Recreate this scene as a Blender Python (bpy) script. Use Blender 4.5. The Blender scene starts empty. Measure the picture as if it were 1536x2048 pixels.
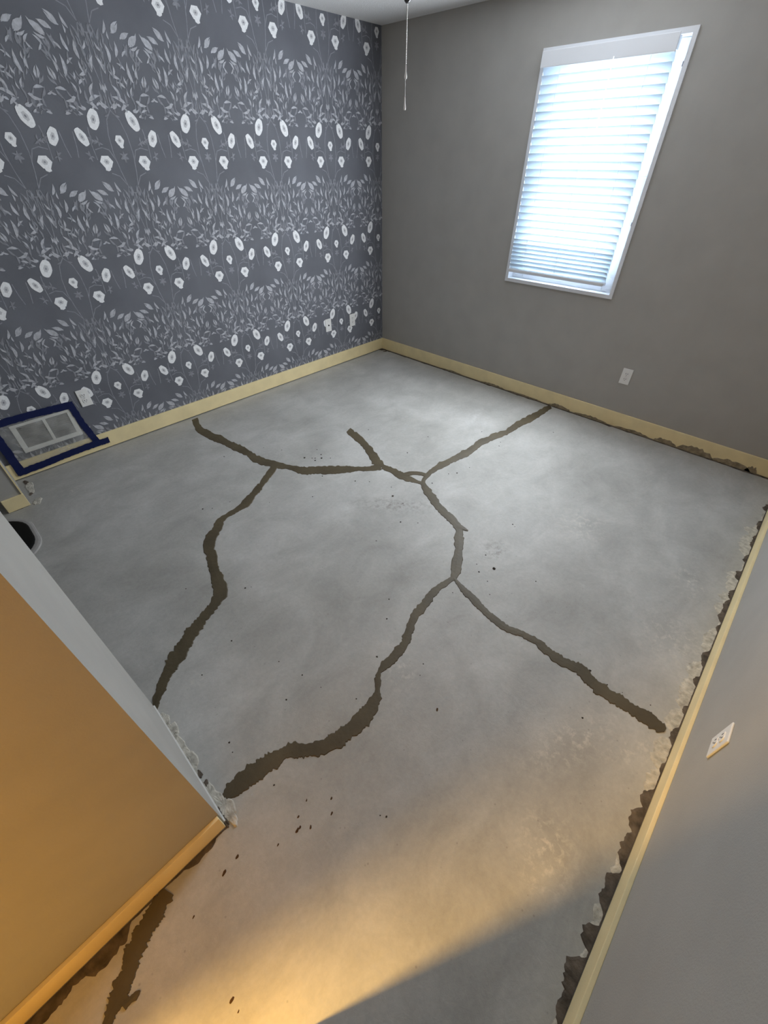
import bpy, bmesh, math, random
from mathutils import Vector, Matrix
random.seed(7)
S = bpy.context.scene
COL = S.collection

# ------------------------------------------------------------------ camera
CAM = Vector((-3.484, -3.3757, 1.6618))
FPX = 829.54
YAW, PITCH = math.radians(43.8736), math.radians(40.4395)
FW = Vector((math.cos(YAW)*math.cos(PITCH), math.sin(YAW)*math.cos(PITCH), -math.sin(PITCH)))
RT = Vector((math.sin(YAW), -math.cos(YAW), 0))
UP = RT.cross(FW)
cd = bpy.data.cameras.new('camera')
cam = bpy.data.objects.new('camera', cd); COL.objects.link(cam)
cd.sensor_fit = 'VERTICAL'; cd.sensor_height = 36.0; cd.lens = FPX*36/2048
cd.clip_start = 0.02
m = Matrix((RT, UP, -FW)).transposed().to_4x4(); m.translation = CAM
cam.matrix_world = m
S.camera = cam

# ------------------------------------------------------------------ world, daylight, exposure
S.view_settings.view_transform = 'Standard'
S.view_settings.look = 'None'
S.view_settings.gamma = 1.0
S.view_settings.exposure = 0.0
W = bpy.data.worlds.new('world'); S.world = W; W.use_nodes = True
bgn = W.node_tree.nodes['Background']
bgn.inputs[0].default_value = (0.80, 0.90, 1.0, 1); bgn.inputs[1].default_value = 15.0

H = 2.44            # ceiling height
YD = -3.740         # wall D plane
YF = -2.739         # entry side wall plane
XE = -3.575         # closet wall plane
XE2 = -3.690
XH = -4.33          # bedroom door wall
WY0, WY1, WZ0, WZ1 = -2.285, -1.435, 0.905, 2.175   # window opening in wall B

def area(name, loc, rot, sx, sy, energy, col):
    l = bpy.data.lights.new(name, 'AREA'); l.shape = 'RECTANGLE'; l.size = sx; l.size_y = sy
    l.energy = energy; l.color = col
    o = bpy.data.objects.new(name, l); COL.objects.link(o); o.location = loc; o.rotation_euler = rot
    return o
# daylight of the window in the picture, at the plane of its blind
area('window_daylight', (-0.062, (WY0+WY1)/2, 1.54), (0, math.radians(90), 0), 1.14, 0.76, 66, (0.90, 0.95, 1.0))

# ------------------------------------------------------------------ helpers
def ray(x, y): return FW + RT*((x-768)/FPX) - UP*((y-1024)/FPX)
def hit(x, y, ax, v):
    d = ray(x, y); t = (v-CAM[ax])/d[ax]; return CAM + d*t
def flr(x, y): return hit(x, y, 2, 0.0)

def mat(name, col, rough=0.6, spec=0.3, metal=0.0, noise=0.0, nscale=20.0, bump=0.0, bscale=200.0, trans=0.0):
    M = bpy.data.materials.new(name); M.use_nodes = True
    nt = M.node_tree; b = nt.nodes['Principled BSDF']
    b.inputs['Base Color'].default_value = (*col, 1); b.inputs['Roughness'].default_value = rough
    b.inputs['Specular IOR Level'].default_value = spec; b.inputs['Metallic'].default_value = metal
    tc = nt.nodes.new('ShaderNodeTexCoord')
    if noise:
        n = nt.nodes.new('ShaderNodeTexNoise'); n.inputs['Scale'].default_value = nscale; n.inputs['Detail'].default_value = 6
        nt.links.new(tc.outputs['Object'], n.inputs['Vector'])
        r = nt.nodes.new('ShaderNodeValToRGB')
        r.color_ramp.elements[0].position = 0.3; r.color_ramp.elements[1].position = 0.7
        r.color_ramp.elements[0].color = (*[c*(1-noise) for c in col], 1)
        r.color_ramp.elements[1].color = (*[min(1, c*(1+noise)) for c in col], 1)
        nt.links.new(n.outputs['Fac'], r.inputs['Fac']); nt.links.new(r.outputs['Color'], b.inputs['Base Color'])
    if bump:
        n2 = nt.nodes.new('ShaderNodeTexNoise'); n2.inputs['Scale'].default_value = bscale; n2.inputs['Detail'].default_value = 3
        nt.links.new(tc.outputs['Object'], n2.inputs['Vector'])
        bp = nt.nodes.new('ShaderNodeBump'); bp.inputs['Strength'].default_value = bump; bp.inputs['Distance'].default_value = 0.004
        nt.links.new(n2.outputs['Fac'], bp.inputs['Height']); nt.links.new(bp.outputs['Normal'], b.inputs['Normal'])
    return M

def obj(name, bm, m, parent=None, kind=None, label=None, cat=None, group=None, smooth=False):
    me = bpy.data.meshes.new(name); bm.to_mesh(me); bm.free()
    if smooth:
        for p in me.polygons: p.use_smooth = True
    for k in (m if isinstance(m, (list, tuple)) else [m]): me.materials.append(k)
    o = bpy.data.objects.new(name, me); COL.objects.link(o)
    if parent: o.parent = parent
    tag(o, label, cat, group, kind)
    return o
def tag(o, label=None, cat=None, group=None, kind=None):
    if label: o['label'] = label
    if cat: o['category'] = cat
    if group: o['group'] = group
    if kind: o['kind'] = kind
    return o
def empty(name, loc, label, cat, group=None, rot=(0, 0, 0)):
    o = bpy.data.objects.new(name, None); COL.objects.link(o); o.location = loc; o.rotation_euler = rot
    o.empty_display_size = 0.05
    return tag(o, label, cat, group)
def box(bm, a, b, bevel=0.0, mi=0):
    a = Vector(a); b = Vector(b); lo = Vector(map(min, a, b)); hi = Vector(map(max, a, b))
    r = bmesh.ops.create_cube(bm, size=1.0)
    vs = r['verts']
    for v in vs: v.co = Vector((lo[i] + (v.co[i]+0.5)*(hi[i]-lo[i]) for i in range(3)))
    fs = set(f for v in vs for f in v.link_faces)
    for f in fs: f.material_index = mi
    if bevel:
        es = list(set(e for v in vs for e in v.link_edges))
        bmesh.ops.bevel(bm, geom=es, offset=bevel, segments=2, affect='EDGES', profile=0.6)
    return bm
def boxes(*L, bevel=0.0):
    bm = bmesh.new()
    for a, b in L: box(bm, a, b, bevel)
    return bm
def tube(bm, pts, r, n=8, cap=True):
    rings = []
    pts = [Vector(p) for p in pts]
    for i, p in enumerate(pts):
        d = (pts[min(i+1, len(pts)-1)] - pts[max(i-1, 0)]).normalized()
        a = d.cross(Vector((0, 0, 1)))
        if a.length < 1e-3: a = Vector((1, 0, 0))
        a.normalize(); b = d.cross(a)
        rr = r[i] if isinstance(r, (list, tuple)) else r
        rings.append([bm.verts.new(p + a*(rr*math.cos(2*math.pi*k/n)) + b*(rr*math.sin(2*math.pi*k/n))) for k in range(n)])
    for i in range(len(rings)-1):
        for k in range(n):
            bm.faces.new((rings[i][k], rings[i][(k+1) % n], rings[i+1][(k+1) % n], rings[i+1][k]))
    if cap:
        bm.faces.new(rings[0][::-1]); bm.faces.new(rings[-1])
    bmesh.ops.recalc_face_normals(bm, faces=bm.faces)
    return bm
def lathe(bm, prof, c=(0, 0, 0), n=28):
    rings = []
    for r, z in prof:
        rings.append([bm.verts.new((c[0]+max(r, 1e-4)*math.cos(2*math.pi*k/n), c[1]+max(r, 1e-4)*math.sin(2*math.pi*k/n), c[2]+z)) for k in range(n)])
    for i in range(len(rings)-1):
        for k in range(n):
            bm.faces.new((rings[i][k], rings[i][(k+1) % n], rings[i+1][(k+1) % n], rings[i+1][k]))
    bm.faces.new(rings[0][::-1]); bm.faces.new(rings[-1])
    bmesh.ops.recalc_face_normals(bm, faces=bm.faces)
    return bm

# ------------------------------------------------------------------ materials
PAINT = mat('grey_wall_paint', (0.385, 0.375, 0.352), 0.75, 0.2, noise=0.04, nscale=6, bump=0.12, bscale=260)
WPAPER = mat('wallpaper_ground', (0.145, 0.152, 0.175), 0.7, 0.2, noise=0.12, nscale=4, bump=0.05, bscale=400)
LEAF = mat('wallpaper_leaf_print', (0.45, 0.46, 0.50), 0.7, 0.2, noise=0.2, nscale=60)
LEAFD = mat('wallpaper_dim_leaf_print', (0.255, 0.265, 0.295), 0.7, 0.2, noise=0.2, nscale=60)
PETAL = mat('wallpaper_petal_print', (0.82, 0.83, 0.85), 0.7, 0.2, noise=0.08, nscale=120)
PETALC = mat('wallpaper_flower_heart_print', (0.55, 0.555, 0.58), 0.7, 0.2)
CEIL = mat('popcorn_ceiling', (0.80, 0.80, 0.80), 0.9, 0.1, noise=0.06, nscale=150, bump=0.9, bscale=150)
BASE = mat('cream_baseboard_paint', (0.82, 0.69, 0.40), 0.5, 0.35, noise=0.06, nscale=9, bump=0.05, bscale=90)
WHITE = mat('white_plastic', (0.78, 0.78, 0.77), 0.4, 0.4)
VINYL = mat('white_vinyl', (0.74, 0.76, 0.80), 0.4, 0.4)
DARK = mat('dark_slot', (0.01, 0.01, 0.01), 0.6, 0.2)
SCREW = mat('screw_metal', (0.55, 0.55, 0.54), 0.35, 0.5, metal=0.8)
FILL = mat('brown_crack_filler', (0.088, 0.070, 0.040), 0.55, 0.35, noise=0.22, nscale=7, bump=0.25, bscale=60)
GLUE = mat('dark_floor_residue', (0.10, 0.082, 0.066), 0.8, 0.2, noise=0.5, nscale=30, bump=0.5, bscale=90)
CRUMBLE = mat('pale_crumbled_mortar', (0.47, 0.45, 0.40), 0.9, 0.1, noise=0.3, nscale=40, bump=0.8, bscale=80)
BARE = mat('bare_board_grey', (0.29, 0.24, 0.165), 0.8, 0.1, noise=0.35, nscale=40)
CRUMB = mat('dark_crumb', (0.035, 0.028, 0.02), 0.8, 0.2)
SPLINT = mat('brown_splinter', (0.07, 0.035, 0.012), 0.7, 0.2)
TAPE = mat('blue_painters_tape', (0.003, 0.009, 0.065), 0.55, 0.3, bump=0.2, bscale=120)
GRILLE = mat('white_enamel_grille', (0.80, 0.80, 0.77), 0.45, 0.4)
GDARK = mat('grille_panel_grey', (0.30, 0.30, 0.29), 0.6, 0.3, noise=0.1, nscale=30)
BLACK = mat('black_rubber', (0.006, 0.006, 0.006), 0.6, 0.2)
RIM = mat('pale_grey_rubber_lip', (0.36, 0.35, 0.34), 0.6, 0.2, noise=0.1, nscale=20)
FANW = mat('brushed_dark_metal', (0.08, 0.08, 0.085), 0.35, 0.5, metal=0.6)
BLADE = mat('fan_blade_wood', (0.20, 0.12, 0.07), 0.5, 0.3, noise=0.25, nscale=8)
CHROME = mat('chain_metal', (0.75, 0.75, 0.74), 0.25, 0.6, metal=0.9)
HALLW = mat('hall_wall_paint', (0.46, 0.38, 0.24), 0.8, 0.2)

def slat_mat():
    M = bpy.data.materials.new('translucent_white_slat'); M.use_nodes = True
    nt = M.node_tree; nt.nodes.clear()
    out = nt.nodes.new('ShaderNodeOutputMaterial'); mx = nt.nodes.new('ShaderNodeMixShader')
    d = nt.nodes.new('ShaderNodeBsdfDiffuse'); t = nt.nodes.new('ShaderNodeBsdfTranslucent')
    d.inputs[0].default_value = (0.80, 0.83, 0.86, 1); t.inputs[0].default_value = (0.72, 0.79, 0.84, 1)
    mx.inputs[0].default_value = 0.5
    nt.links.new(d.outputs[0], mx.inputs[1]); nt.links.new(t.outputs[0], mx.inputs[2]); nt.links.new(mx.outputs[0], out.inputs[0])
    return M
SLAT = slat_mat()
def clear_mat(name, gloss, rough, tint):
    M = bpy.data.materials.new(name); M.use_nodes = True
    nt = M.node_tree; nt.nodes.clear()
    out = nt.nodes.new('ShaderNodeOutputMaterial'); mx = nt.nodes.new('ShaderNodeMixShader')
    t = nt.nodes.new('ShaderNodeBsdfTransparent'); g = nt.nodes.new('ShaderNodeBsdfGlossy')
    t.inputs[0].default_value = (*tint, 1); g.inputs['Roughness'].default_value = rough
    lw = nt.nodes.new('ShaderNodeLayerWeight'); lw.inputs[0].default_value = gloss
    nt.links.new(lw.outputs['Facing'], mx.inputs[0])
    mu = nt.nodes.new('ShaderNodeMath'); mu.operation = 'MULTIPLY'; mu.inputs[1].default_value = 0.5
    nt.links.new(lw.outputs['Facing'], mu.inputs[0]); nt.links.new(mu.outputs[0], mx.inputs[0])
    nt.links.new(t.outputs[0], mx.inputs[1]); nt.links.new(g.outputs[0], mx.inputs[2]); nt.links.new(mx.outputs[0], out.inputs[0])
    return M
GLASS = clear_mat('window_glass', 0.15, 0.02, (0.95, 0.97, 0.98))
FILM = clear_mat('clear_plastic_film', 0.35, 0.18, (0.90, 0.90, 0.89))
def haze_film(M):
    nt = M.node_tree; out = next(n for n in nt.nodes if n.type == 'OUTPUT_MATERIAL'); src = out.inputs[0].links[0].from_socket
    d = nt.nodes.new('ShaderNodeBsdfDiffuse'); d.inputs[0].default_value = (0.85, 0.85, 0.83, 1)
    mx = nt.nodes.new('ShaderNodeMixShader'); tc = nt.nodes.new('ShaderNodeTexCoord'); n = nt.nodes.new('ShaderNodeTexNoise')
    n.inputs['Scale'].default_value = 14; n.inputs['Detail'].default_value = 4; nt.links.new(tc.outputs['Object'], n.inputs['Vector'])
    r = nt.nodes.new('ShaderNodeMapRange'); r.inputs[1].default_value = 0.35; r.inputs[2].default_value = 0.75; r.inputs[3].default_value = 0.06; r.inputs[4].default_value = 0.30
    nt.links.new(n.outputs['Fac'], r.inputs[0]); nt.links.new(r.outputs[0], mx.inputs[0])
    nt.links.new(src, mx.inputs[1]); nt.links.new(d.outputs[0], mx.inputs[2]); nt.links.new(mx.outputs[0], out.inputs[0])
haze_film(FILM)

def concrete():
    M = bpy.data.materials.new('bare_concrete'); M.use_nodes = True
    nt = M.node_tree; N = nt.nodes; L = nt.links; b = N['Principled BSDF']
    tc = N.new('ShaderNodeTexCoord')
    def noise(sc, det=6, rough=0.6, dist=0.0, vec=None):
        n = N.new('ShaderNodeTexNoise'); n.inputs['Scale'].default_value = sc; n.inputs['Detail'].default_value = det
        n.inputs['Roughness'].default_value = rough; n.inputs['Distortion'].default_value = dist
        L.new(vec or tc.outputs['Object'], n.inputs['Vector']); return n.outputs['Fac']
    def ramp(src, p0, p1, c0, c1):
        r = N.new('ShaderNodeValToRGB'); e = r.color_ramp.elements
        e[0].position = p0; e[1].position = p1; e[0].color = (*c0, 1); e[1].color = (*c1, 1)
        L.new(src, r.inputs['Fac']); return r.outputs['Color']
    def mix(mode, fac, a, c):
        x = N.new('ShaderNodeMix'); x.data_type = 'RGBA'; x.blend_type = mode
        if isinstance(fac, float): x.inputs[0].default_value = fac
        else: L.new(fac, x.inputs[0])
        L.new(a, x.inputs[6])
        if isinstance(c, tuple): x.inputs[7].default_value = (*c, 1)
        else: L.new(c, x.inputs[7])
        return x.outputs[2]
    base = ramp(noise(1.5, 5, 0.55, 0.4), 0.30, 0.70, (0.36, 0.355, 0.335), (0.49, 0.485, 0.47))
    # trowel swirls
    w = N.new('ShaderNodeMapping'); w.inputs['Scale'].default_value = (1.0, 1.35, 1.0); w.inputs['Rotation'].default_value = (0, 0, 0.6)
    L.new(tc.outputs['Object'], w.inputs['Vector'])
    sw = ramp(noise(3.6, 9, 0.68, 0.5, w.outputs['Vector']), 0.33, 0.69, (0.80, 0.80, 0.79), (1.14, 1.14, 1.14))
    c = mix('MULTIPLY', 0.8, base, sw)
    fine = ramp(noise(55, 6, 0.7), 0.3, 0.7, (0.9, 0.9, 0.9), (1.08, 1.08, 1.07))
    c = mix('MULTIPLY', 0.7, c, fine)
    # pale scuffed and worn patches with shapes of their own
    def patch(x, y, sx, sy, rot, thr=0.5):
        mp = N.new('ShaderNodeMapping'); mp.vector_type = 'TEXTURE'
        mp.inputs['Location'].default_value = (x, y, 0); mp.inputs['Rotation'].default_value = (0, 0, rot)
        mp.inputs['Scale'].default_value = (sx, sy, 1)
        L.new(tc.outputs['Object'], mp.inputs['Vector'])
        ln = N.new('ShaderNodeVectorMath'); ln.operation = 'LENGTH'; L.new(mp.outputs[0], ln.inputs[0])
        s = N.new('ShaderNodeMath'); s.operation = 'SUBTRACT'; s.inputs[0].default_value = 1.0; s.use_clamp = True
        L.new(ln.outputs['Value'], s.inputs[1]); return s.outputs[0]
    sc = noise(30, 8, 0.72, 0.35)
    def streak(px, f_thr):
        r = N.new('ShaderNodeMapRange'); r.inputs[1].default_value = f_thr; r.inputs[2].default_value = f_thr+0.14
        L.new(sc, r.inputs[0])
        q = N.new('ShaderNodeMath'); q.operation = 'MULTIPLY'; L.new(r.outputs[0], q.inputs[0]); L.new(px, q.inputs[1]); return q.outputs[0]
    for (x, y, pxx, pyy, rot) in SCUFF:
        c = mix('MIX', streak(patch(x, y, pxx, pyy, rot), 0.50), c, (0.58, 0.56, 0.51))
    for (x, y, pxx, pyy, rot) in STAIN:
        c = mix('MIX', streak(patch(x, y, pxx, pyy, rot), 0.46), c, (0.26, 0.245, 0.225))
    # fine pits
    v = N.new('ShaderNodeTexVoronoi'); v.inputs['Scale'].default_value = 19; L.new(tc.outputs['Object'], v.inputs['Vector'])
    pit = ramp(v.outputs['Distance'], 0.03, 0.075, (0.35, 0.33, 0.3), (1, 1, 1))
    c = mix('MULTIPLY', 0.35, c, pit)
    L.new(c, b.inputs['Base Color'])
    b.inputs['Specular IOR Level'].default_value = 0.32
    rr = N.new('ShaderNodeMapRange'); rr.inputs[3].default_value = 0.42; rr.inputs[4].default_value = 0.66
    L.new(noise(3.0, 5, 0.6, 1.0), rr.inputs[0]); L.new(rr.outputs[0], b.inputs['Roughness'])
    bp = N.new('ShaderNodeBump'); bp.inputs['Strength'].default_value = 0.25; bp.inputs['Distance'].default_value = 0.004
    L.new(noise(38, 8, 0.7, 0.5), bp.inputs['Height']); L.new(bp.outputs[0], b.inputs['Normal'])
    return M
def P2(x, y): p = flr(x, y); return p.x, p.y
SCUFF = [(*P2(1090, 1700), 0.16, 0.12, 0.4), (*P2(1340, 1280), 0.22, 0.20, 0.5), (*P2(1380, 1165), 0.16, 0.10, 0.2),
         (*P2(1270, 1500), 0.16, 0.06, -0.6), (*P2(395, 1360), 0.07, 0.05, 0.9), (*P2(1140, 1480), 0.30, 0.10, -0.4),
         (*P2(800, 1340), 0.12, 0.09, 0.7), (*P2(150, 980), 0.10, 0.05, 0.2), (*P2(1160, 1050), 0.25, 0.18, 0.2)]
STAIN = [(*P2(790, 1010), 0.35, 0.10, -0.9), (*P2(990, 1100), 0.12, 0.10, 0.2), (*P2(60, 1960), 0.34, 0.12, 0.0),(*P2(160, 1900), 0.25, 0.07, 0.0)]
CONC = concrete()

# ------------------------------------------------------------------ room shell
TH = 0.12
floor = obj('floor', boxes(((-5.9, -5.3, -0.1), (0.14, 0.14, 0.0))), CONC, kind='structure')
ceiling = obj('ceiling', boxes(((-5.9, -5.3, H), (0.14, 0.14, H+0.1))), CEIL, kind='structure')
wall_n = obj('wall_north', boxes(((-4.45, 0, 0), (0.14, TH, H))), WPAPER, kind='structure')
wall_e = obj('wall_east', boxes(((0, YD-TH, 0), (0.14, WY0, H)), ((0, WY1, 0), (0.14, 0, H)),
             ((0, WY0, 0), (0.14, WY1, WZ0)), ((0, WY0, WZ1), (0.14, WY1, H))), PAINT, kind='structure')
wall_s = obj('wall_south', boxes(((-4.45, YD-TH, 0), (0, YD, H))), PAINT, kind='structure')
CO0, CO1 = -2.196, -0.362     # closet opening
wall_w = obj('wall_west', boxes(((XE2, CO1, 0), (XE, 0, H)), ((XE2, YF+0.0, 0), (XE, CO0, H)), ((XE2, CO0, 2.06), (XE, CO1, H))), PAINT, kind='structure')
wall_f = obj('wall_entry', boxes(((XH, YF, 0), (XE2, YF+TH, H))), PAINT, kind='structure')
obj('wall_closet', boxes(((XH-TH, YF, 0), (XH, 0, H))), PAINT, kind='structure')
DO0, DO1 = -3.60, -2.825        # bedroom door opening in the wall x = XH
obj('wall_door', boxes(((XH-TH, YD, 0), (XH, DO0, H)), ((XH-TH, DO1, 0), (XH, YF, H)), ((XH-TH, DO0, 2.05), (XH, DO1, H))), PAINT, kind='structure')
obj('wall_hall_west', boxes(((-5.72, -5.2, 0), (-5.6, -1.2, H))), HALLW, kind='structure')
obj('wall_hall_north', boxes(((-5.6, -1.32, 0), (-4.45, -1.2, H))), HALLW, kind='structure')
obj('wall_hall_south', boxes(((-5.6, -5.2, 0), (-4.45, -5.08, H))), HALLW, kind='structure')
obj('wall_hall_east', boxes(((-4.45, -5.2, 0), (-4.33, YD-TH, H))), HALLW, kind='structure')

# baseboards
BH, BT = 0.120, 0.013
def board(name, a, b):
    return obj(name, boxes((a, b), bevel=0.002), BASE, kind='structure')
bb_n = board('baseboard_north', (XE, -BT, 0.008), (0.0, 0.0, BH))
bb_e = board('baseboard_east', (-BT, YD+BT, 0.006), (0, -BT, BH))
bb_s = board('baseboard_south', (XH, YD, 0.006), (0, YD+BT, 0.092))
bb_f = board('baseboard_entry', (XH, YF-BT, 0.006), (XE-0.004, YF, 0.092))
bb_w = board('baseboard_west', (XE2+0.004, CO1-BT, 0.002), (XE+0.004, CO1, 0.088))
corner_bead = obj('trim_1', boxes(((XE-0.004, CO1-0.006, 0.0), (XE+0.003, CO1+0.0, H))), BASE, kind='structure')
trim2 = obj('trim_2', boxes(((XE-0.002, YF+0.001, 0.0), (XE+0.004, CO0, 0.012))), WHITE, kind='structure')
# door casing of the bedroom door
obj('trim_3', boxes(((XH, DO0-0.06, 0), (XH+0.015, DO0, 2.05)), ((XH, DO1, 0), (XH+0.015, DO1+0.055, 2.05)), ((XH, DO0-0.06, 2.05), (XH+0.015, DO1+0.055, 2.11))), BASE, kind='structure')

# ------------------------------------------------------------------ wallpaper print
AX0, TU, TV, VR = -0.5945, 0.5378, 0.6615, 1.745      # axis, repeat width, repeat height, height of the small flower
def uv_of(x, y, ox, oy, s):
    p = hit(ox+x/s, oy+y/s, 1, 0.0); return p.x, p.z
LV = """905,935,910,805 985,910,1045,795 1065,945,1150,885 1150,1000,1230,895 1170,1035,1240,990 960,980,940,900 1025,1130,1010,980 1085,1115,1125,1050
965,1190,915,1020 880,1105,810,1020 1110,1235,1025,1180 1190,1340,1125,1150 920,1300,815,1150 1055,1325,945,1265 1110,1400,1020,1355 1125,1360,1090,1290
1060,1495,965,1385 1165,1460,1175,1375 1110,1545,970,1500 935,1610,845,1550 980,1615,1020,1540 1065,1615,1140,1545 1180,1610,1240,1570 1235,1300,1215,1190
1300,1360,1295,1250 1255,1445,1345,1430 1215,1510,1320,1530 1265,1600,1320,1570 1440,1350,1390,1250 1390,1000,1255,870 1445,940,1330,880 1505,895,1395,800
870,1460,850,1390 905,1480,880,1400 1000,1300,985,1200 1225,1090,1260,1010 1330,1130,1350,1060 1200,1230,1190,1160 1360,1480,1400,1440 1150,1480,1120,1420"""
leaves = []
for t in LV.split():
    a, b, c, d = map(float, t.split(','))
    x0, z0 = uv_of(a, b, 150, 230, 6.144); x1, z1 = uv_of(c, d, 150, 230, 6.144)
    ax = AX0 - 3*TU
    leaves.append((x0-ax, z0-VR, x1-ax, z1-VR, 0.24, 0))
rw = random.Random(3)
for i in range(72):      # smaller leaves behind
    u = rw.uniform(0.01, 0.235); v = rw.uniform(-0.555, -0.20 - 0.55*u)
    a = math.radians(90 - rw.uniform(-20, 42)*(0.4+u/0.27)); l = rw.uniform(0.03, 0.055)
    leaves.append((u, v, u+l*math.cos(a), v+l*math.sin(a), rw.uniform(0.2, 0.34), 1))
for (cu, cv) in ((0.185, -0.075), (0.152, 0.0), (0.0, -0.075), (0.12, -0.01)):      # pale leaf clusters under the flowers
    for k in range(5):
        a = math.radians(-150 + 60*k + rw.uniform(-12, 12)); l = rw.uniform(0.018, 0.03)
        leaves.append((cu, cv, cu+l*math.cos(a), cv+l*math.sin(a), 0.42, 1))
for i in range(16):      # small buds in the lower leaf band
    u = rw.uniform(0.02, 0.26); v = rw.uniform(-0.57, -0.50); a = rw.uniform(0, 3.1)
    leaves.append((u, v, u+0.03*math.cos(a), v+0.02*math.sin(a), 0.4, i % 2))
stems = [[(0.0, 0.125), (0.035, 0.085), (0.052, 0.02), (0.056, -0.06), (0.045, -0.14), (0.03, -0.21)],
         [(0.0, 0.125), (-0.001, 0.2), (-0.018, 0.30), (0.0, 0.42)], [(0.05, -0.1), (0.075, -0.045), (0.11, -0.035), (0.15, -0.045)],
         [(0.03, -0.21), (0.06, -0.165), (0.10, -0.15)], [(0.03, -0.21), (0.012, -0.24), (0.0, -0.25)],
         [(0.155, -0.09), (0.16, -0.02), (0.150, 0.05)], [(0.03, -0.21), (0.045, -0.27), (0.04, -0.33)], [(0.235, 0.03), (0.24, -0.03), (0.25, -0.08)]]
# centre u, v, half width, half height, tilt, petals
flowers = [(0.107, 0.083, 0.0255, 0.042, 24, 0.03), (0.197, 0.008, 0.0215, 0.037, -26, 0.05), (0.0, -0.003, 0.0205, 0.021, 0, 0.08), (0.110, -0.098, 0.029, 0.0255, 0, 0.09)]
bmw = bmesh.new()
def addpoly(pts, mi, dep):
    vs = [bmw.verts.new((x, -dep, z)) for x, z in pts]
    f = bmw.faces.new(vs)
    f.material_index = mi
def clipok(x, z, mg=0.0): return -3.575 < x < 0.012 and 0.02 < z < H+0.02
def put(pts, mi, dep):
    cx = sum(p[0] for p in pts)/len(pts); cz = sum(p[1] for p in pts)/len(pts)
    if clipok(cx, cz): addpoly(pts, mi, dep)
for k in range(8):
    for j in range(-3, 3):
        ax = AX0 + TU - k*TU; vz = VR + j*TV
        if vz-0.65 > H or vz+0.45 < 0: continue
        for sgn in (1, -1):
            for st in stems:
                sp = []
                for i in range(len(st)-1):
                    for q in range(3):
                        f = q/3
                        sp.append((st[i][0]*(1-f)+st[i+1][0]*f, st[i][1]*(1-f)+st[i+1][1]*f))
                sp.append(st[-1])
                for i in range(len(sp)-1):
                    (x0, z0), (x1, z1) = sp[i], sp[i+1]
                    d = math.hypot(x1-x0, z1-z0) or 1; nx, nz = -(z1-z0)/d*0.0022, (x1-x0)/d*0.0022
                    put([(ax+sgn*(x0+nx), vz+z0+nz), (ax+sgn*(x1+nx), vz+z1+nz), (ax+sgn*(x1-nx), vz+z1-nz), (ax+sgn*(x0-nx), vz+z0-nz)], 2, 0.0003+(0.00012 if sgn > 0 else 0)+0.000008*i)
            for li, (x0, z0, x1, z1, wr, dim) in enumerate(leaves):
                d = math.hypot(x1-x0, z1-z0)
                wd = min(0.0090, max(0.0042, d*wr*0.5))*(0.8 if dim else 1.05)
                ex, ez = (x1-x0)/d, (z1-z0)/d; nx, nz = -ez, ex
                bend = 0.10*d*(1 if li % 2 else -1)
                pts = []
                for t, w in ((0, 0.12), (0.18, 0.75), (0.42, 1.0), (0.7, 0.65), (1, 0.0)):
                    b = bend*math.sin(t*math.pi)
                    pts.append((t*d, b+w*wd))
                for t, w in ((0.7, 0.65), (0.42, 1.0), (0.18, 0.75), (0, 0.12)):
                    b = bend*math.sin(t*math.pi)
                    pts.append((t*d, b-w*wd))
                put([(ax+sgn*(x0+ex*a+nx*b), vz+z0+ez*a+nz*b) for a, b in pts], 2 if dim else 1, (0.0006 if dim else 0.0009)+0.000004*li+(0.00022 if sgn > 0 else 0)+0.00006*((k+j) % 2))
            for fi, (u, v, hw, hh, tl, sc) in enumerate((a_, b_, c_*1.16, d_*1.12, e_, f_) for a_, b_, c_, d_, e_, f_ in flowers):
                if u == 0.0 and sgn < 0: continue
                T = math.radians(tl)
                def ell(s, wob, n=18, off=(0, 0)):
                    o = []
                    for q in range(n):
                        a = 2*math.pi*q/n; w = s*(1+wob*math.cos(6*a))
                        x = hw*w*math.cos(a)+off[0]; z = hh*w*math.sin(a)+off[1]
                        o.append((ax+sgn*(u+x*math.cos(T)-z*math.sin(T)), vz+v+x*math.sin(T)+z*math.cos(T)))
                    return o
                if fi in (2, 3):     # calyx below the round flowers
                    put([(ax+sgn*(u+a*hw), vz+v-b*hh) for a, b in ((-0.45, 0.6), (0.5, 0.6), (0.55, 1.35), (0.1, 1.5), (-0.3, 1.3))], 3, 0.0014)
                put(ell(1.0, sc), 3, 0.0016)
                put(ell(0.42, 0.1, 12), 4, 0.0018)
                put(ell(0.15, 0.0, 8), 2, 0.0020)
obj('wallpaper_print', bmw, [WPAPER, LEAF, LEAFD, PETAL, PETALC], wall_n, kind='stuff', label='printed pale flowers and grey leaves of the wallpaper')

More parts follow.
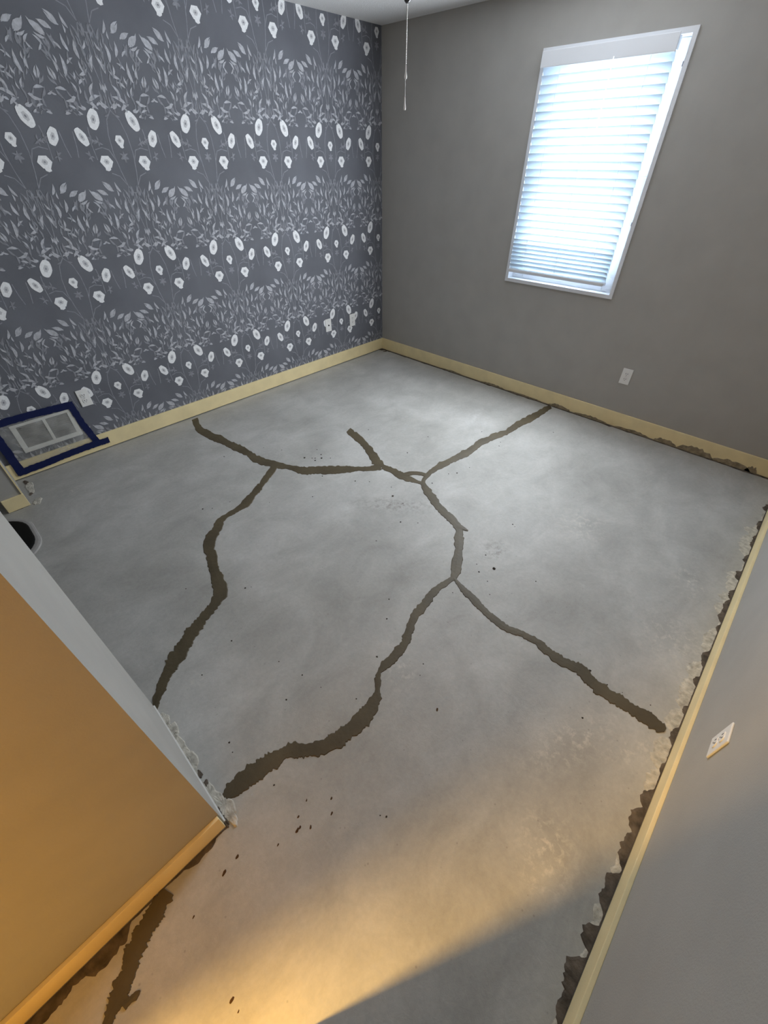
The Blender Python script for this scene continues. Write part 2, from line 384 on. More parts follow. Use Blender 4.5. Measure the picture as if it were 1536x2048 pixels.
# ------------------------------------------------------------------ crack filler on the floor
CR = {
 1: "389,838,13 398,859,14 417,871,13 438,877,13 455,888,14 479,899,13 496,906,12 510,918,14 529,924,12 552,929,13 578,934,10 605,942,15 631,941,13 661,940,14 687,940,13 710,938,10 740,937,9 762,934,12",
 2: "697,860,11 702,865,13 711,873,13 729,888,12 741,904,14 754,920,17 764,934,14",
 3: "764,934,11 786,941,11 800,950,14 818,958,11 836,964,7 847,967,8",
 10: "802,950,7 815,947,7 829,945,7 843,947,8 853,951,8",
 4: "845,966,8 850,954,9 861,943,10 883,931,13 908,918,12 936,904,12 961,886,12 987,873,11 1012,866,11 1033,850,12 1062,836,12 1090,821,11 1101,813,8",
 5: "845,966,9 854,982,15 867,1002,16 881,1020,14 897,1033,15 911,1047,12 919,1058,15 917,1072,17 917,1097,16 915,1122,20 912,1144,20 908,1156,12",
 11: "914,1052,9 922,1055,10 929,1059,7 936,1062,2",
 6: "909,1156,8 904,1158,8 883,1172,13 863,1188,15 849,1208,17 834,1226,18 822,1247,18 810,1285,18 790,1312,19 771,1329,17 758,1345,9 755,1361,16 756,1378,9 755,1394,20 745,1413,29 725,1436,30 703,1459,31 680,1475,33 660,1488,32 628,1496,29 595,1501,27 569,1508,25 540,1524,32 514,1544,35 488,1563,36 465,1579,28 444,1597,6",
 7: "908,1157,6 912,1162,7 929,1181,13 947,1199,14 965,1217,15 983,1235,14 1010,1255,12 1050,1271,12 1078,1287,15 1090,1300,18 1123,1322,19 1160,1340,20 1185,1364,21 1214,1386,23 1247,1406,25 1276,1424,26 1306,1444,26 1322,1456,22 1330,1461,10",
 8: "552,929,12 537,950,12 523,970,13 508,988,12 493,1005,14 473,1020,9 452,1032,9 441,1041,14 435,1058,17 423,1076,21 417,1096,22 422,1117,20 427,1137,18 435,1158,23 441,1175,27 438,1193,23 425,1215,21 405,1240,20 385,1265,20 372,1285,24 360,1306,26 346,1326,25 335,1347,23 325,1373,21 314,1401,17 308,1421,14",
 9: "338,1784,22 334,1790,30 319,1815,31 303,1841,31 286,1867,33 273,1893,39 263,1919,39 257,1945,33 247,1971,36 238,1997,37 224,2023,21 214,2049,18 190,2100,20",
 12: "246,2012,16 258,2004,14 268,1995,15 276,1987,12 281,1981,4",
}
def ribbon(spec, seed, h=0.0022):
    rr = random.Random(seed)
    P = [tuple(map(float, t.split(','))) for t in spec.split()]
    Q = []
    for i in range(len(P)-1):
        x0, y0, w0 = P[i]; x1, y1, w1 = P[i+1]
        n = max(2, int(math.hypot(x1-x0, y1-y0)/3.2))
        for k in range(n):
            f = k/n; Q.append((x0+(x1-x0)*f, y0+(y1-y0)*f, w0+(w1-w0)*f))
    Q.append(P[-1])
    # smooth the centre line a little
    for _ in range(2):
        Q = [Q[0]] + [(*((Q[i-1][k]+2*Q[i][k]+Q[i+1][k])/4 for k in range(2)), Q[i][2]) for i in range(1, len(Q)-1)] + [Q[-1]]
    bm = bmesh.new(); rows = []
    ja = jb = 0
    for i, (x, y, w) in enumerate(Q):
        a = Q[max(i-1, 0)]; b = Q[min(i+1, len(Q)-1)]
        dx, dy = b[0]-a[0], b[1]-a[1]; d = math.hypot(dx, dy) or 1
        nx, ny = -dy/d, dx/d
        ja = 0.75*ja + rr.uniform(-1, 1)*0.075*w; jb = 0.75*jb + rr.uniform(-1, 1)*0.075*w
        ha, hb = rr.uniform(-.05, .05)*w, rr.uniform(-.05, .05)*w
        if rr.random() < 0.035: ja += 0.13*w
        if rr.random() < 0.035: jb += 0.13*w
        pl = flr(x+nx*(w/2+ja+ha), y+ny*(w/2+ja+ha)); pr = flr(x-nx*(w/2+jb+hb), y-ny*(w/2+jb+hb)); pc = flr(x, y)
        rows.append([bm.verts.new((pl.x, pl.y, 0.0002)), bm.verts.new((*(pl*0.9+pc*0.1).xy, h)), bm.verts.new((pc.x, pc.y, h*1.25)),
                     bm.verts.new((*(pr*0.9+pc*0.1).xy, h)), bm.verts.new((pr.x, pr.y, 0.0002))])
    for i in range(len(rows)-1):
        for k in range(4): bm.faces.new((rows[i][k], rows[i][k+1], rows[i+1][k+1], rows[i+1][k]))
    bm.faces.new(rows[0][::-1]); bm.faces.new(rows[-1])
    bmesh.ops.recalc_face_normals(bm, faces=bm.faces)
    if sum(f.normal.z for f in bm.faces) < 0: bmesh.ops.reverse_faces(bm, faces=bm.faces)
    return bm
for k, s in CR.items():
    o = obj('crack_filler', ribbon(s, k, 0.0018+0.0001*k), FILL, floor, label='dark brown filler smeared along a floor crack')

# ------------------------------------------------------------------ residue along the wall bases
def blob(cx, cy, ln, wd, ang, seed, h=0.003, n=30, jag=0.28):
    rr = random.Random(seed); bm = bmesh.new()
    ph = [(rr.uniform(0, 6.28), rr.uniform(0.3, 1)/f) for f in (2, 3, 5, 8, 13)]
    top, bot = [], []
    for q in range(n):
        a = 2*math.pi*q/n; w = 1+jag*sum(am*1.3*math.sin(f*a+p) for (p, am), f in zip(ph, (2, 3, 5, 8, 13)))+rr.uniform(-.05, .05)
        x, y = 0.5*ln*math.cos(a)*w, 0.5*wd*math.sin(a)*w
        X, Y = cx+x*math.cos(ang)-y*math.sin(ang), cy+x*math.sin(ang)+y*math.cos(ang)
        bot.append(bm.verts.new((X, Y, 0.0))); top.append(bm.verts.new((cx+(X-cx)*0.86, cy+(Y-cy)*0.86, h*(1+rr.uniform(-0.3, 0.3)))))
    c = bm.verts.new((cx, cy, h*1.2))
    for q in range(n):
        r = (q+1) % n
        bm.faces.new((bot[q], bot[r], top[r], top[q])); bm.faces.new((top[q], top[r], c))
    return bm
def residue(cx, cy, ln, wd, ang, seed, m=GLUE, name='glue_residue', h=0.003, jag=0.28):
    if name == 'glue_residue': ln *= 0.85; wd *= 0.68
    return obj(name, blob(cx, cy, ln, wd, ang, seed, h, jag=jag), m, floor)
# along the south wall: dark patches, photo points along the board edge (x, y, length m)
yb = YD+BT
def edge_ribbon(name, y0, sgn, x0, x1, bumps, base, seed, m, h=0.0016):
    """ragged strip of residue on the floor along a board at y0, reaching out in direction sgn; bumps = (x, length, width)"""
    rr = random.Random(seed); bm = bmesh.new(); rows = []; n = int((x1-x0)/0.006); j1 = j2 = 0
    for i in range(n+1):
        x = x0+(x1-x0)*i/n
        j1 = 0.8*j1+0.2*rr.uniform(-1, 1); j2 = 0.3*j2+0.7*rr.uniform(-1, 1)
        w = base*(1+1.2*j1)
        for bx, l, bw in bumps:
            t = abs(x-bx)/(0.5*l)
            if t < 1: w = max(w, 0.82*bw*(1-t**4)*(1+0.8*j1+0.07*j2))
        w = max(0.0015, w)
        rows.append([bm.verts.new((x, y0, h)), bm.verts.new((x, y0+sgn*w*0.75, h*(1+0.3*j2))), bm.verts.new((x, y0+sgn*w, 0.0002))])
    for i in range(n):
        for k in range(2):
            f = (rows[i][k], rows[i][k+1], rows[i+1][k+1], rows[i+1][k])
            bm.faces.new(f)
    bmesh.ops.recalc_face_normals(bm, faces=bm.faces)
    if sum(f.normal.z for f in bm.faces) < 0: bmesh.ops.reverse_faces(bm, faces=bm.faces)
    return obj(name, bm, m, floor)
def bumps_px(L): return [(flr(px, py).x, l, w) for px, py, l, w in L]
edge_ribbon('crumbled_mortar', yb, 1, -3.9, -0.05, bumps_px([(1395, 1345, .16, .055), (1375, 1390, .20, .06), (1352, 1440, .14, .055), (1325, 1505, .16, .055), (1300, 1560, .13, .04), (1240, 1735, .12, .035), (1467, 1163, .2, .06), (1445, 1205, .22, .055), (1500, 1080, .4, .07), (1420, 1280, .2, .05), (1190, 1830, .1, .03)]), 0.012, 41, CRUMBLE, 0.0009)
edge_ribbon('glue_residue', yb, 1, -3.9, -0.05, bumps_px([(1130, 2010, .10, .030), (1146, 1950, .11, .045), (1180, 1872, .07, .042), (1222, 1785, .13, .032), (1258, 1700, .13, .036), (1277, 1640, .10, .046),
    (1296, 1598, .09, .030), (1323, 1535, .05, .018), (1350, 1472, .09, .024), (1371, 1420, .05, .020), (1392, 1362, .06, .022), (1412, 1318, .11, .026), (1440, 1258, .06, .016),
    (1451, 1222, .20, .026), (1466, 1190, .09, .022), (1480, 1152, .09, .030), (1495, 1118, .09, .022), (1510, 1084, .14, .026), (1522, 1052, .12, .024), (1532, 1015, .10, .03)]), 0.004, 42, GLUE, 0.0016)
edge_ribbon('glue_residue', YF-BT, -1, XH+0.1, XE, bumps_px([(415, 1697, .07, .020), (392, 1722, .07, .020), (205, 1908, .16, .045), (178, 1935, .10, .035), (95, 2010, .13, .034), (55, 2044, .14, .036)]), 0.005, 43, GLUE, 0.0016)
# broken concrete edge at the foot of the closet wall end
for i, (px, py, l, w, mm) in enumerate([(330, 1437, .06, .03, CRUMBLE), (345, 1462, .09, .035, CRUMBLE), (365, 1497, .10, .04, CRUMBLE), (385, 1530, .10, .04, CRUMBLE), (352, 1466, .025, .012, GLUE), (400, 1548, .04, .02, GLUE),
        (412, 1567, .035, .02, GLUE), (422, 1590, .11, .035, CRUMBLE), (450, 1612, .10, .05, CRUMBLE), (445, 1632, .10, .02, GLUE), (462, 1632, .07, .03, CRUMBLE)]):
    p = flr(px, py); residue(p.x, p.y, l, w, math.pi/2+random.uniform(-.1, .1), 190+i, mm, 'crumbled_mortar' if mm is CRUMBLE else 'glue_residue', 0.004, 0.4)
for i, (px, py, l, w, mm) in enumerate([(60, 975, .14, .05, CRUMBLE), (62, 988, .04, .03, GLUE), (75, 1002, .07, .06, CRUMBLE), (52, 965, .07, .04, GLUE), (40, 1018, .10, .018, GLUE)]):
    p = flr(px, py); residue(max(p.x, XE+0.02) if i < 4 else p.x, p.y, l, w, math.pi/2 if i < 4 else 0.0, 210+i, mm, 'crumbled_mortar' if mm is CRUMBLE else 'glue_residue', 0.003, 0.4)
# thin dark gap line under the north and east boards, with ragged dirt
def gapline(name, a, b, wmin, wmax, seed, m=GLUE, h=0.0035):
    rr = random.Random(seed); a = Vector(a); b = Vector(b); d = (b-a); n = int(d.length/0.02); t = d.normalized(); nr = Vector((-t.y, t.x, 0))
    bm = bmesh.new(); rows = []; w = wmin
    for i in range(n+1):
        w = 0.7*w+0.3*rr.uniform(wmin, wmax)
        if rr.random() < 0.06: w = wmax*rr.uniform(0.9, 1.5)
        p = a+d*(i/n)
        rows.append([bm.verts.new(p+Vector((0, 0, h))), bm.verts.new(p+nr*w*0.8+Vector((0, 0, h*0.8))), bm.verts.new(p+nr*w)])
    for i in range(n):
        for k in range(2): bm.faces.new((rows[i][k], rows[i][k+1], rows[i+1][k+1], rows[i+1][k]))
    bmesh.ops.recalc_face_normals(bm, faces=bm.faces)
    return obj(name, bm, m, floor)
gapline('dirt_line', (-BT, YD+BT, 0), (-BT, -BT, 0), 0.006, 0.016, 2)
for i, (x, y, l, w) in enumerate([(-0.03, -0.03, .12, .06), (-0.05, -0.09, .06, .03)]): residue(x, y, l, w, -0.8, 230+i, jag=0.4)
# torn paint patches at the foot of the east board
def bare(y0, y1, hgt, seed):
    rr = random.Random(seed); n = 14; bm = bmesh.new()
    lo = []; hi = []
    for i in range(n+1):
        f = i/n; y = y0+(y1-y0)*f
        z = 0.004+hgt*math.sin(math.pi*f)**0.6*(1+rr.uniform(-.25, .25))
        lo.append(bm.verts.new((-BT-0.0012, y, 0.003))); hi.append(bm.verts.new((-BT-0.0012, y, z)))
    for i in range(n): bm.faces.new((lo[i], lo[i+1], hi[i+1], hi[i]))
    obj('bare_patch', bm, BARE, bb_e)
for i, (a, b, z) in enumerate([(1095, 1140, 7), (1145, 1215, 5), (1225, 1300, 5), (1305, 1352, 8), (1350, 1425, 12), (1420, 1500, 9), (960, 1010, 4), (1010, 1085, 3), (880, 930, 3), (1486, 1512, 10)]):
    def yb_at(px):
        best = None
        for yy in range(680, 980):
            p = hit(px, yy, 0, -BT)
            if p.z <= 0.0: return p.y
        return -3.7
    bare(yb_at(a), yb_at(b), z*0.0042, 300+i)

# ------------------------------------------------------------------ window in the east wall
win = obj('window_1', boxes(((-0.012, WY0-0.012, WZ0-0.012), (0.012, WY0+0.012, WZ1+0.012)), ((-0.012, WY1-0.012, WZ0-0.012), (0.012, WY1+0.012, WZ1+0.012)),
        ((-0.0115, WY0+0.012, WZ1-0.012), (0.012, WY1-0.012, WZ1+0.012)), ((-0.0115, WY0+0.012, WZ0-0.012), (0.012, WY1-0.012, WZ0+0.012))), VINYL, kind='structure')
obj('jamb', boxes(((0.012, WY0, WZ0), (0.14, WY0+0.011, WZ1)), ((0.012, WY1-0.011, WZ0), (0.14, WY1, WZ1)), ((0.012, WY0+0.011, WZ1-0.011), (0.14, WY1-0.011, WZ1)), ((0.012, WY0+0.011, WZ0), (0.14, WY1-0.011, WZ0+0.011))), VINYL, win)
def sash(x0, x1, z0, z1):
    y0, y1, f = WY0+0.012, WY1-0.012, (0.100 if z0 > 1.2 else 0.088)
    g0, g1 = (0.036, 0.05) if z0 > 1.2 else (0.085, 0.036)
    s = obj('sash', boxes(((x0, y0, z0), (x1, y0+f, z1)), ((x0, y1-f, z0), (x1, y1, z1)), ((x0, y0+f, z0), (x1, y1-f, z0+g0)), ((x0, y0+f, z1-g1), (x1, y1-f, z1)), bevel=0.003), VINYL, win)
    obj('pane', boxes(((x0+0.010, y0+f, z0+g0), (x0+0.014, y1-f, z1-g1))), GLASS, s)
sash(0.088, 0.112, 1.53, WZ1-0.012)
sash(0.060, 0.084, WZ0+0.012, 1.572)
LATCH = mat('grey_latch', (0.12, 0.12, 0.16), 0.5, 0.3)
for z in (2.055, 1.335):
    bm = boxes(((0.004, WY0+0.011, z-0.022), (0.030, WY0+0.018, z+0.022)), bevel=0.002)
    box(bm, (0.010, WY0+0.016, z-0.012), (0.022, WY0+0.024, z+0.008), 0.002)
    obj('latch', bm, LATCH, win, label='small dark grey latch on the window jamb')

# blind
bl = empty('window_blind', (-0.022, (WY0+WY1)/2, 0.985), 'white wide-slat blind lowered over the bright window', 'blind')
BX, BY0, BY1 = -0.022, -2.222, -1.452
def rel(o): o.matrix_parent_inverse = Matrix.Translation(-Vector(bl.location)); return o
rel(obj('headrail', boxes(((-0.050, BY0, 2.105), (0.004, BY1, 2.160)), bevel=0.004), VINYL, bl))
rel(obj('valance', boxes(((-0.058, BY0-0.006, 2.095), (-0.050, BY1+0.006, 2.168)), bevel=0.003), VINYL, bl))
def slat_bm():
    bm = bmesh.new(); n = 6; wd = 0.050; th = 0.0026; rows = []
    for i in range(n+1):
        s = (i/n-0.5)*wd; c = 0.0035*(1-(2*i/n-1)**2)
        rows.append([bm.verts.new((s, y, c+t)) for y in (BY0, BY1) for t in (-th/2, th/2)])
    for i in range(n):
        a, b = rows[i], rows[i+1]
        bm.faces.new((a[1], b[1], b[3], a[3])); bm.faces.new((a[0], a[2], b[2], b[0]))
        bm.faces.new((a[0], b[0], b[1], a[1])); bm.faces.new((a[2], a[3], b[3], b[2]))
    bm.faces.new((rows[0][0], rows[0][1], rows[0][3], rows[0][2])); bm.faces.new((rows[-1][0], rows[-1][2], rows[-1][3], rows[-1][1]))
    return bm
s0 = None
zs = [2.082-0.0415*i for i in range(23)]
stack = [zs[-1]-0.027*(i+1) for i in range(6)]
for i, z in enumerate(zs+stack):
    tilt = math.radians(61) if i < 23 else math.radians(52)
    if s0 is None: s0 = obj('slat', slat_bm(), SLAT, bl); o = s0
    else: o = s0.copy(); COL.objects.link(o); o.parent = bl
    o.matrix_parent_inverse = Matrix.Translation(-Vector(bl.location))
    o.location = (BX, 0, z); o.rotation_euler = (0, tilt, 0)
rel(obj('bottom_rail', boxes(((-0.048, BY0, 0.968), (0.002, BY1, 0.990)), bevel=0.005), VINYL, bl))
for y in (BY0+0.12, (BY0+BY1)/2, BY1-0.12):
    for x in (BX-0.016, BX+0.016):
        bm = bmesh.new(); tube(bm, [(x, y, 0.985), (x, y, 2.11)], 0.0009, 5)
        rel(obj('ladder_cord', bm, VINYL, bl))
bm = bmesh.new(); tube(bm, [(-0.062, -1.905, 2.105), (-0.064, -1.906, 1.78)], 0.0018, 8)
rel(obj('tilt_wand', bm, mat('wand_plastic', (0.62, 0.66, 0.72), 0.3, 0.5), bl, label='thin tilt wand hanging before the slats'))

# ------------------------------------------------------------------ outlets and wall plates
def plate(name, pos, rz, label, cat, kind, holes=True):
    e = empty(name, pos, label, cat, None, (0, 0, rz))        # local: x along wall, y out of the wall (towards -y)
    bm = boxes(((-0.036, -0.006, -0.058), (0.036, 0.0, 0.058)), bevel=0.003)
    obj('cover_plate', bm, WHITE, e)
    if kind == 'duplex':
        for zc in (-0.0195, 0.0195):
            bm = bmesh.new(); n = 20; vs = []
            for q in range(n):
                a = 2*math.pi*q/n
                vs.append((0.0172*math.cos(a), max(-0.0135, min(0.0135, 0.0172*math.sin(a)))))
            f = [bm.verts.new((x, -0.0085, zc+z)) for x, z in vs]; g = [bm.verts.new((x, -0.005, zc+z)) for x, z in vs]
            bm.faces.new(f)
            for q in range(n): bm.faces.new((f[q], g[q], g[(q+1) % n], f[(q+1) % n]))
            bmesh.ops.recalc_face_normals(bm, faces=bm.faces)
            rec = obj('receptacle', bm, WHITE, e)
            for x, h in ((-0.0065, 0.0095), (0.0065, 0.0085)):
                obj('slot', boxes(((x-0.0014, -0.0089, zc+0.003-h/2), (x+0.0014, -0.0080, zc+0.003+h/2))), DARK, rec)
            bm = bmesh.new(); tube(bm, [(0, -0.0089, zc-0.0075), (0, -0.008, zc-0.0075)], 0.0024, 8)
            obj('slot', bm, DARK, rec)
        bm = bmesh.new(); tube(bm, [(0, -0.0075, 0), (0, -0.005, 0)], 0.0032, 10); obj('screw', bm, SCREW, e)
    elif kind == 'coax':
        bm = bmesh.new(); tube(bm, [(0, -0.013, 0), (0, -0.005, 0)], 0.0062, 12); obj('coax_jack', bm, DARK, e, label='black round cable jack')
        for z in (-0.042, 0.042):
            bm = bmesh.new(); tube(bm, [(0, -0.0075, z), (0, -0.005, z)], 0.003, 10); obj('screw', bm, SCREW, e)
    return e
plate('wall_outlet', (-2.976, 0, 0.398), 0, 'white duplex outlet on the wallpaper above the blue-taped vent', 'outlet', 'duplex')
plate('cable_plate', (-0.765, 0, 0.413), 0, 'white cable plate with one dark jack on the wallpaper', 'wall plate', 'coax')
plate('wall_outlet', (-0.446, 0, 0.398), 0, 'white outlet on the wallpaper nearest the corner, beside the cable plate', 'outlet', 'duplex')
plate('wall_outlet', (0, -2.577, 0.402), -math.pi/2, 'white duplex outlet low on the grey wall below the window', 'outlet', 'duplex')
plate('wall_outlet', (-2.472, YD, 0.395), math.pi, 'white duplex outlet on the bare grey wall facing the wallpaper', 'outlet', 'duplex')

# ------------------------------------------------------------------ vent register with taped plastic
GX0, GX1, GZ0, GZ1 = -3.440, -3.085, 0.160, 0.356
vr = empty('vent_register', ((GX0+GX1)/2, 0, GZ0), 'white two-panel wall vent register behind taped clear plastic', 'vent')
def pv(o, e=vr): o.matrix_parent_inverse = Matrix.Translation(-Vector(e.location)); return o
fr = 0.030; mid = (GX0+GX1)/2+0.01
pv(obj('frame', boxes(((GX0, -0.0068, GZ0), (GX1, 0, GZ0+fr)), ((GX0, -0.0068, GZ1-fr*0.6), (GX1, 0, GZ1)), ((GX0, -0.0068, GZ0+fr), (GX0+fr, 0, GZ1-fr*0.6)), ((GX1-fr, -0.0068, GZ0+fr), (GX1, 0, GZ1-fr*0.6)), bevel=0.002), GRILLE, vr))
pv(obj('divider', boxes(((mid-0.009, -0.0066, GZ0+fr-0.002), (mid+0.009, 0, GZ1-fr*0.6+0.002)), bevel=0.002), GRILLE, vr))
for a, b in ((GX0+fr, mid-0.009), (mid+0.009, GX1-fr)):
    p = pv(obj('panel', boxes(((a-0.001, -0.002, GZ0+fr-0.001), (b+0.001, 0.0, GZ1-fr*0.6+0.001))), GDARK, vr))
    n = 11
    for i in range(n):
        z = GZ0+fr+0.006+(GZ1-fr*1.6-GZ0-0.012)*i/(n-1)
        bm = boxes(((a, -0.0052, z-0.0035), (b, -0.003, z+0.0035)))
        o = obj('louver', bm, GDARK, p)
        o.matrix_parent_inverse = p.matrix_parent_inverse.inverted() if False else Matrix.Identity(4)
tc_ = empty('plastic_cover', (-3.27, -0.02, 0.06), 'clear plastic sheet held over the vent by blue painter\'s tape', 'plastic sheet')
# film: bulging sheet between the tape strips
TL, TR, BR_, BL_ = Vector((-3.512, 0, 0.392)), Vector((-3.072, 0, 0.385)), Vector((-3.040, 0, 0.070)), Vector((-3.512, 0, 0.045))
bm = bmesh.new(); n, mm = 22, 16; grid = []
rr = random.Random(5)
for j in range(mm+1):
    row = []
    for i in range(n+1):
        u, v = i/n, j/mm
        p = (BL_*(1-u)+BR_*u)*(1-v)+(TL*(1-u)+TR*u)*v
        ed = min(1, 6*u, 6*(1-u), 6*v, 6*(1-v))
        yb_ = 0.0155 if p.z < BH else max(0.0072, 0.0155-(p.z-BH)*0.25)
        out = max(yb_, 0.014*ed) + ed*0.003*rr.uniform(-1, 1) + 0.004*ed*math.sin(9*u+5*v)
        row.append(bm.verts.new((p.x, -max(out, 0.012*ed, yb_)-0.0005, p.z)))
    grid.append(row)
for j in range(mm):
    for i in range(n): bm.faces.new((grid[j][i], grid[j][i+1], grid[j+1][i+1], grid[j+1][i]))
pv(obj('film', bm, FILM, tc_, smooth=True, label='clear crinkled plastic film'), tc_)
def tape(pts, w, seed):
    """strip of tape through wall points (x, z), width w, following the wall and the board face"""
    rr = random.Random(seed); bm = bmesh.new(); rows = []
    L = []
    for i in range(len(pts)-1):
        for k in range(14):
            f = k/14; L.append((pts[i][0]*(1-f)+pts[i+1][0]*f, pts[i][1]*(1-f)+pts[i+1][1]*f))
    L.append(pts[-1])
    for i, (x, z) in enumerate(L):
        a = L[max(i-1, 0)]; b = L[min(i+1, len(L)-1)]; d = math.hypot(b[0]-a[0], b[1]-a[1])
        nx, nz = -(b[1]-a[1])/d, (b[0]-a[0])/d
        row = []
        for s in (-1, -0.33, 0.33, 1):
            ww = w/2*s*(1+(rr.uniform(-.1, .1) if abs(s) == 1 else 0))
            X, Z = x+nx*ww, z+nz*ww
            dep = 0.0165 if Z < BH+0.003 else max(0.0078, 0.0165-(Z-BH)*0.25)
            row.append(bm.verts.new((X, -dep-0.0012-0.0008*seed, Z)))
        rows.append(row)
    for i in range(len(rows)-1):
        for k in range(3): bm.faces.new((rows[i][k], rows[i][k+1], rows[i+1][k+1], rows[i+1][k]))
    bmesh.ops.recalc_face_normals(bm, faces=bm.faces)
    bmesh.ops.solidify(bm, geom=bm.faces[:], thickness=0.0006)
    return pv(obj('tape_strip', bm, TAPE, tc_, label='dark blue painter\'s tape strip'), tc_)
tape([(-3.565, 0.393), (-3.30, 0.392), (-3.060, 0.380)], 0.046, 1)
tape([(-3.075, 0.400), (-3.062, 0.24), (-3.030, 0.065)], 0.042, 2)
tape([(-3.525, 0.400), (-3.522, 0.22), (-3.520, 0.035)], 0.048, 3)
tape([(-3.540, 0.052), (-3.38, 0.056), (-3.22, 0.066), (-3.06, 0.068), (-2.955, 0.064)], 0.046, 4)

# ------------------------------------------------------------------ ceiling fan with pull chains
q = ray(810, 157); q = q/math.hypot(q.x, q.y)
FC = CAM + q*2.45; FX, FY = FC.x-0.03, FC.y+0.05
fan = empty('ceiling_fan', (FX, FY, H), 'dark ceiling fan whose two pull chains hang before the corner', 'ceiling fan')
def pf(o): o.matrix_parent_inverse = Matrix.Translation(-Vector(fan.location)); return o
bm = lathe(bmesh.new(), [(0.075, 0.0), (0.075, -0.012), (0.060, -0.035), (0.02, -0.045)], (FX, FY, H)); pf(obj('canopy', bm, FANW, fan, smooth=True))
bm = lathe(bmesh.new(), [(0.02, -0.04), (0.10, -0.05), (0.135, -0.075), (0.135, -0.115), (0.10, -0.140), (0.06, -0.150)], (FX, FY, H)); pf(obj('motor_housing', bm, FANW, fan, smooth=True))
bm = lathe(bmesh.new(), [(0.06, -0.149), (0.055, -0.19), (0.05, -0.215), (0.02, -0.225)], (FX, FY, H)); pf(obj('switch_housing', bm, FANW, fan, smooth=True))
for k in range(5):
    a = math.radians(72*k+20); ca, sa = math.cos(a), math.sin(a)
    def T(r, t, z): return (FX+r*ca-t*sa, FY+r*sa+t*ca, H+z)
    bm = bmesh.new(); top = []; bot = []
    prof = [(0.20, -0.045), (0.35, -0.058), (0.55, -0.062), (0.62, -0.045), (0.645, 0), (0.62, 0.045), (0.55, 0.062), (0.35, 0.058), (0.20, 0.045)]
    for r, t in prof:
        z = -0.098+t*0.16
        top.append(bm.verts.new(T(r, t, z))); bot.append(bm.verts.new(T(r, t, z-0.006)))
    bm.faces.new(top); bm.faces.new(bot[::-1])
    for i in range(len(prof)): bm.faces.new((top[i], bot[i], bot[(i+1) % len(prof)], top[(i+1) % len(prof)]))
    bmesh.ops.recalc_face_normals(bm, faces=bm.faces)
    b = pf(obj('blade', bm, BLADE, fan))
    bm = bmesh.new(); tube(bm, [T(0.12, 0, -0.105), T(0.17, 0, -0.112), T(0.25, 0, -0.108)], [0.014, 0.010, 0.012], 8)
    o = obj('blade_iron', bm, FANW, b)
def at_px(px, py, dist):
    d = ray(px, py); d = d/math.hypot(d.x, d.y); return CAM+d*dist
for (px, y_a, y_b, dist, seed) in ((811.2, 128, 158, 2.45, 1), (809.2, 193, 220, 2.458, 2)):
    pt = at_px(px, y_b, dist); z_b = pt.z; z_a = at_px(px, y_a, dist).z
    X, Y = pt.x, pt.y; zt = H-0.222
    bm = bmesh.new(); nb = int((zt-z_a)/0.0042)
    for i in range(nb):
        z = zt-(zt-z_a)*(i+0.5)/nb
        r = bmesh.ops.create_icosphere(bm, subdivisions=1, radius=0.0021 if seed == 1 else 0.0013)
        bmesh.ops.translate(bm, verts=r['verts'], vec=(X, Y, z))
    tube(bm, [(X, Y, zt), (X, Y, z_a)], 0.0009 if seed == 1 else 0.0006, 5)
    ch = pf(obj('pull_chain', bm, SCREW, fan, label='thin beaded pull chain'))
    L = z_a-z_b
    bm = lathe(bmesh.new(), [(0.0012, 0), (0.0022, -0.12*L), (0.0026, -0.5*L), (0.0056 if seed == 1 else 0.0046, -0.85*L), (0.0040, -L), (0.0005, -1.02*L)], (X, Y, z_a), 14)
    obj('pendant', bm, mat('white_pendant', (0.92, 0.92, 0.92), 0.3, 0.5), ch, smooth=True, label='small white teardrop pull')
    # dark eyelet where the chain leaves the housing
    bm = lathe(bmesh.new(), [(0.006, 0.0), (0.011, -0.004), (0.011, -0.03), (0.005, -0.036)], (X, Y, at_px(px, 0, dist).z+0.028), 14)
    pf(obj('chain_eyelet', bm, FANW, fan, smooth=True))
    bm = bmesh.new(); tube(bm, [(X, Y, at_px(px, 0, dist).z+0.02), ((X+FX)/2, (Y+FY)/2, H-0.21), (FX, FY, H-0.21)], 0.007, 8)
    pf(obj('chain_arm', bm, FANW, fan))

# ------------------------------------------------------------------ boot tray in the closet opening
tr = empty('boot_tray', (-3.92, -0.665, 0), 'black low tray with pale grey lip on the closet floor', 'tray')
def rrect(x0, x1, y0, y1, r, bulge, n=8):
    o = []
    for (cx, cy, a0) in ((x1-r, y1-r, 0), (x0+r, y1-r, 90), (x0+r, y0+r, 180), (x1-r, y0+r, 270)):
        for k in range(n+1):
            a = math.radians(a0+90*k/n); o.append((cx+r*math.cos(a), cy+r*math.sin(a)))
    ym, hy = (y0+y1)/2, (y1-y0)/2
    return [(x+(bulge*(1-((y-ym)/hy)**2) if x > (x0+x1)/2 else 0), y) for x, y in o]
def loops(bm, Ls, capf=True, capl=True):
    R = [[bm.verts.new(p) for p in L] for L in Ls]
    n = len(R[0])
    for i in range(len(R)-1):
        for k in range(n): bm.faces.new((R[i][k], R[i][(k+1) % n], R[i+1][(k+1) % n], R[i+1][k]))
    if capf: bm.faces.new(R[0][::-1])
    if capl: bm.faces.new(R[-1])
    bmesh.ops.recalc_face_normals(bm, faces=bm.faces); return bm
TX0, TX1, TY0, TY1 = -4.25, -3.620, -0.930, -0.420
def ring(inset, z): return [(x-0, y, z) for x, y in rrect(TX0+inset, TX1-inset, TY0+inset, TY1-inset, 0.17, 0.012)]
o = obj('base', loops(bmesh.new(), [ring(0.026, 0.0), ring(0.024, 0.014), ring(0.030, 0.017)]), BLACK, tr)
o.matrix_parent_inverse = Matrix.Translation(-Vector(tr.location))
